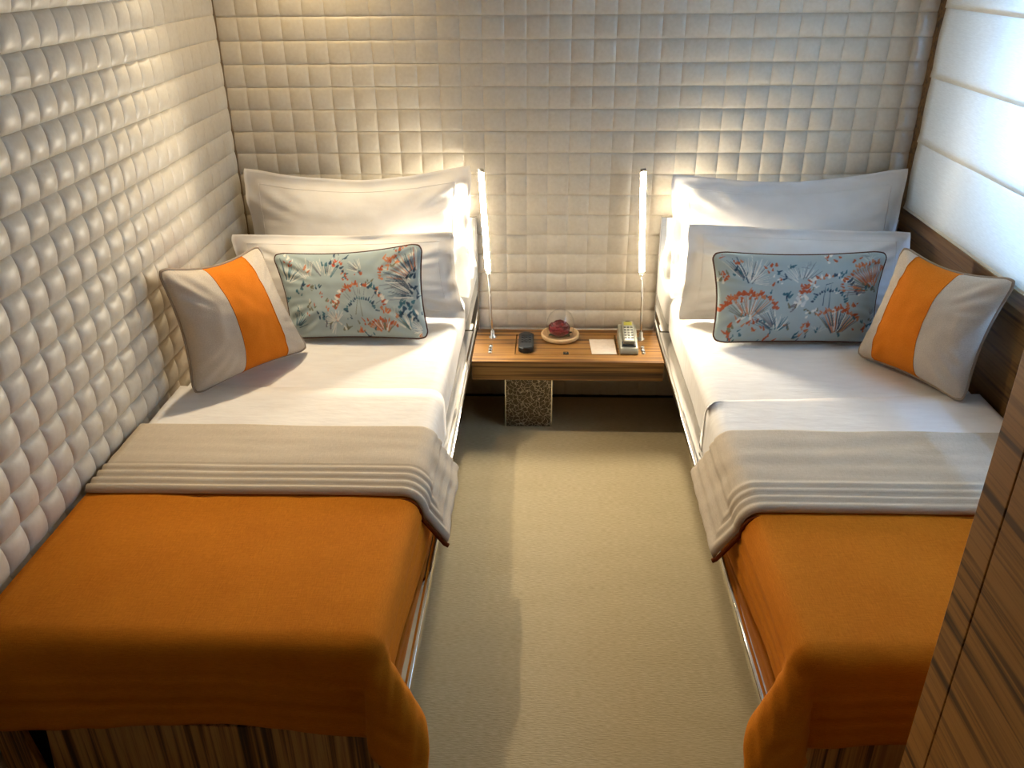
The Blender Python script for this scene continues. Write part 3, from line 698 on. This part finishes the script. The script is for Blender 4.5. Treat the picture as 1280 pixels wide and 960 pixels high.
# reading lamps
def lamp(base, tip, toward, label):
    b = Vector(base); t = Vector(tip)
    L = thing('reading_lamp', b, label, 'lamp', 'reading lamps')
    lathe('ferrule', [(0, 0.030), (0.006, 0.030), (0.008, 0.026), (0.008, 0.010), (0.014, 0.006), (0.015, 0.0)], b, M_chrome, L, 20)
    m = b.lerp(t, 0.40)
    tube('stem', [b+Vector((0, 0, .02)), b.lerp(t, .12), b.lerp(t, .25)+Vector((0.002, -.003, 0)), m], 0.0042, M_chrome, L, n=10)
    d = (t-m).normalized(); w = Vector(toward); w = (w-d*w.dot(d)).normalized(); s = d.cross(w)
    # half-round housing with the LED face towards the bed
    V = []; F = []; n = 12; R = 0.012
    ring = [(math.cos(PI/2+PI*k/n), math.sin(PI/2+PI*k/n)) for k in range(n+1)]
    for q in (m, t):
        for a, c in ring: V.append(q + w*(a*R) + s*(c*R))
    for k in range(n): F.append((k, k+1, n+1+k+1, n+1+k))
    F.append(tuple(range(n+1))); F.append(tuple(range(n+1, 2*n+2))[::-1]); F.append((0, n, 2*n+1, n+1))
    h = mesh('lamp_head', V, F, M_chrome, L, False, recalc=True)
    q0, q1 = m+d*.012, t-d*.012; V = []
    nn = 8
    for q in (q0, q1):
        for k in range(nn+1):
            a = -PI/2+PI*k/nn; V.append(q+w*(0.0006+0.0016*math.cos(a))+s*(0.0112*math.sin(a)))
    F = [(k, k+1, nn+1+k+1, nn+1+k) for k in range(nn)]+[tuple(range(nn+1)), tuple(range(nn+1, 2*nn+2))[::-1], (0, nn, 2*nn+1, nn+1)]
    mesh('led_strip', V, F, M_led, h, False, recalc=True)
    return L
lamp((0.921, -0.098, 0.3), (0.891, -0.085, 0.938), (-0.52, -0.85, 0), 'slim chrome reading lamp lit beside the left bed')
lamp((1.484, -0.105, 0.3), (1.456, -0.090, 0.940), (0.52, -0.85, 0), 'slim chrome reading lamp lit beside the phone')

# remote control
rm = thing('remote_control', (1.051, -0.165, 0.3), 'black rounded remote control on the shelf', 'remote control')
def rrect(cx, cy, w, h, r, n=5):
    return [(cx+sx*(w/2-r)+r*math.cos(a0+PI/2*k/n), cy+sy*(h/2-r)+r*math.sin(a0+PI/2*k/n)) for sx, sy, a0 in ((1, 1, 0), (-1, 1, PI/2), (-1, -1, PI), (1, -1, 3*PI/2)) for k in range(n+1)]
prism('remote_body', rrect(1.051, -0.165, 0.056, 0.150, 0.020), 2, 0.301, 0.321, M_dark, rm, 0.004)
prism('grip_plate', rrect(1.051, -0.214, 0.044, 0.044, 0.014), 2, 0.320, 0.3225, M_dark2, rm, 0.001)
for j in range(4):
    for i in range(3):
        prism('button', rrect(1.037+i*.014, -0.178+j*.020, 0.009, 0.011, 0.003, 3), 2, 0.320, 0.3232, M_dark2, rm)

# rose under a glass dome
rs = thing('rose_dome', (1.179, -0.092, 0.3), 'red rose under a clear glass dome on round wood plate', 'ornament')
C0 = (1.179, -0.092, 0.3)
pl_ = lathe('wood_plate', [(0, 0.001), (0.066, 0.001), (0.072, 0.005), (0.073, 0.016), (0.070, 0.019), (0.064, 0.018), (0.060, 0.010), (0, 0.010)], C0, M_discwood, rs, 40)
dome = [(0.047, 0.010), (0.052, 0.030), (0.054, 0.052), (0.050, 0.076), (0.040, 0.096), (0.024, 0.109), (0.010, 0.114), (0, 0.115)]
lathe('glass_dome', dome + [(0, 0.1135), (0.0095, 0.1125), (0.023, 0.1075), (0.0385, 0.095), (0.0485, 0.0755), (0.0525, 0.052), (0.0505, 0.030), (0.0455, 0.010)], C0, M_glass, rs, 40)
rc = Vector((1.176, -0.096, 0.312)); cc = Vector((1.176, -0.096, 0.342))
for ringi, (cnt, rad, top, half) in enumerate(((3, 0.008, 24, 75), (4, 0.015, 28, 66), (5, 0.022, 36, 56), (5, 0.030, 48, 50), (6, 0.037, 62, 46), (7, 0.042, 84, 40))):
    for k in range(cnt):
        a = 2*PI*(k+random.uniform(-.06, .06))/cnt + ringi*0.7; P = []
        for j in range(8):
            v = j/7; row = []
            for i in range(7):
                u = i/6*2-1; th_ = math.radians(158+(top+14*u*u-158)*v); ph_ = a+math.radians(half)*u*(0.55+0.45*math.sin(PI*min(1, .2+.7*v)))
                r_ = rad*(1+0.07*max(0, v-.6)/.4*math.cos(3*u+k)) + 0.0012*fbm(u*3+k, v*4, ringi)
                row.append(cc + Vector((math.sin(th_)*math.cos(ph_)*r_, math.sin(th_)*math.sin(ph_)*r_, math.cos(th_)*0.034)))
            P.append(row)
        grid_sheet('petal', P, M_petal, rs, 0.0007)
for a in (-0.6, 0.1, -2.6):
    out = Vector((math.cos(a), math.sin(a), 0)); sd_ = Vector((-math.sin(a), math.cos(a), 0)); P = []
    for j in range(7):
        v = j/6; wd = 0.013*math.sin(PI*min(.98, .08+v*.92))
        P.append([rc+out*(0.018+0.030*v)+sd_*(u*wd)+Vector((0, 0, 0.002+0.010*math.sin(v*2.2)-0.003*abs(u))) for u in (-1, -.5, 0, .5, 1)])
    grid_sheet('leaf', P, M_leaf, rs, 0.0006)
tube('rose_stem', [rc+Vector((0, 0, -.002)), rc+Vector((0, 0, .012))], 0.004, M_leaf, rs)

# paper card
cd = prism('paper_card', [(1.288, -0.113), (1.293, -0.243), (1.383, -0.243), (1.382, -0.113)], 2, 0.3004, 0.3022, M_paper)
tag(cd, 'pale blank paper card lying beside the phone', 'card')

# cordless phone in its charging cradle
ph = thing('cordless_phone', (1.43, -0.18, 0.3), 'silver cordless phone resting in its charging cradle', 'phone')
def slope(y): return 0.322+(y+0.245)*0.52
prism('charging_cradle', [(-0.247, 0.301), (-0.247, 0.312), (-0.238, 0.324), (-0.118, 0.360), (-0.100, 0.360), (-0.092, 0.301)], 0, 1.394, 1.462, M_silverpl, ph, 0.004)
th = math.atan(0.30)
def ph_xf(bm_o):
    return bm_o
def tilted(name, lo, hi, mat, parent, bev):
    # box in handset space: x across, y up along the handset, z out of its face
    bm = box_bm(lo, hi, bev, 2); c, s = math.cos(th), math.sin(th)
    for v in bm.verts:
        x, y, z = v.co; v.co = Vector((1.428+x, -0.226+y*c-z*s, 0.328+y*s+z*c))
    return bm_obj(name, bm, mat, parent, False)
hs = tilted('handset', (-0.022, 0.0, 0.003), (0.022, 0.120, 0.022), M_silverpl, ph, 0.007)
tilted('display', (-0.015, 0.090, 0.0215), (0.015, 0.108, 0.0232), M_lcd, hs, 0.0008)
tilted('earpiece', (-0.008, 0.112, 0.0215), (0.008, 0.115, 0.0228), M_dark, hs, 0.0005)
for r_ in range(5):
    for c_ in range(3):
        tilted('key', (-0.0165+c_*.012, 0.016+r_*.0145, 0.0215), (-0.0075+c_*.012, 0.024+r_*.0145, 0.0235), M_key, hs, 0.0008)
tilted('cradle_slot', (-0.026, -0.006, 0.0005), (0.026, 0.02, 0.004), M_dark2, ph, 0.001)

# ------------------------------------------------------------------ wardrobe at the foot of the right bed
wd = thing('wardrobe', (2.04, -2.75, 0.0), 'tall striped wood wardrobe at the right foreground', 'wardrobe')
WX, WY = 1.69, -2.095
box('corner_stile', (WX, WY-0.058, 0.0), (WX+0.03, WY, ZC-.003), M_wardwood, wd, 0.0015)
box('side_panel', (WX, YF+0.002, 0.0), (WX+0.03, WY-0.0605, ZC-.003), M_wardwood, wd, 0.0015)
box('wardrobe_body', (WX+0.006, YF+0.002, 0.0), (XR-0.032, WY-0.004, ZC-.004), M_plinth, wd)
box('back_panel', (WX+0.03, WY-0.006, 0.0), (XR-0.030, WY, ZC-.003), M_wardwood, wd)
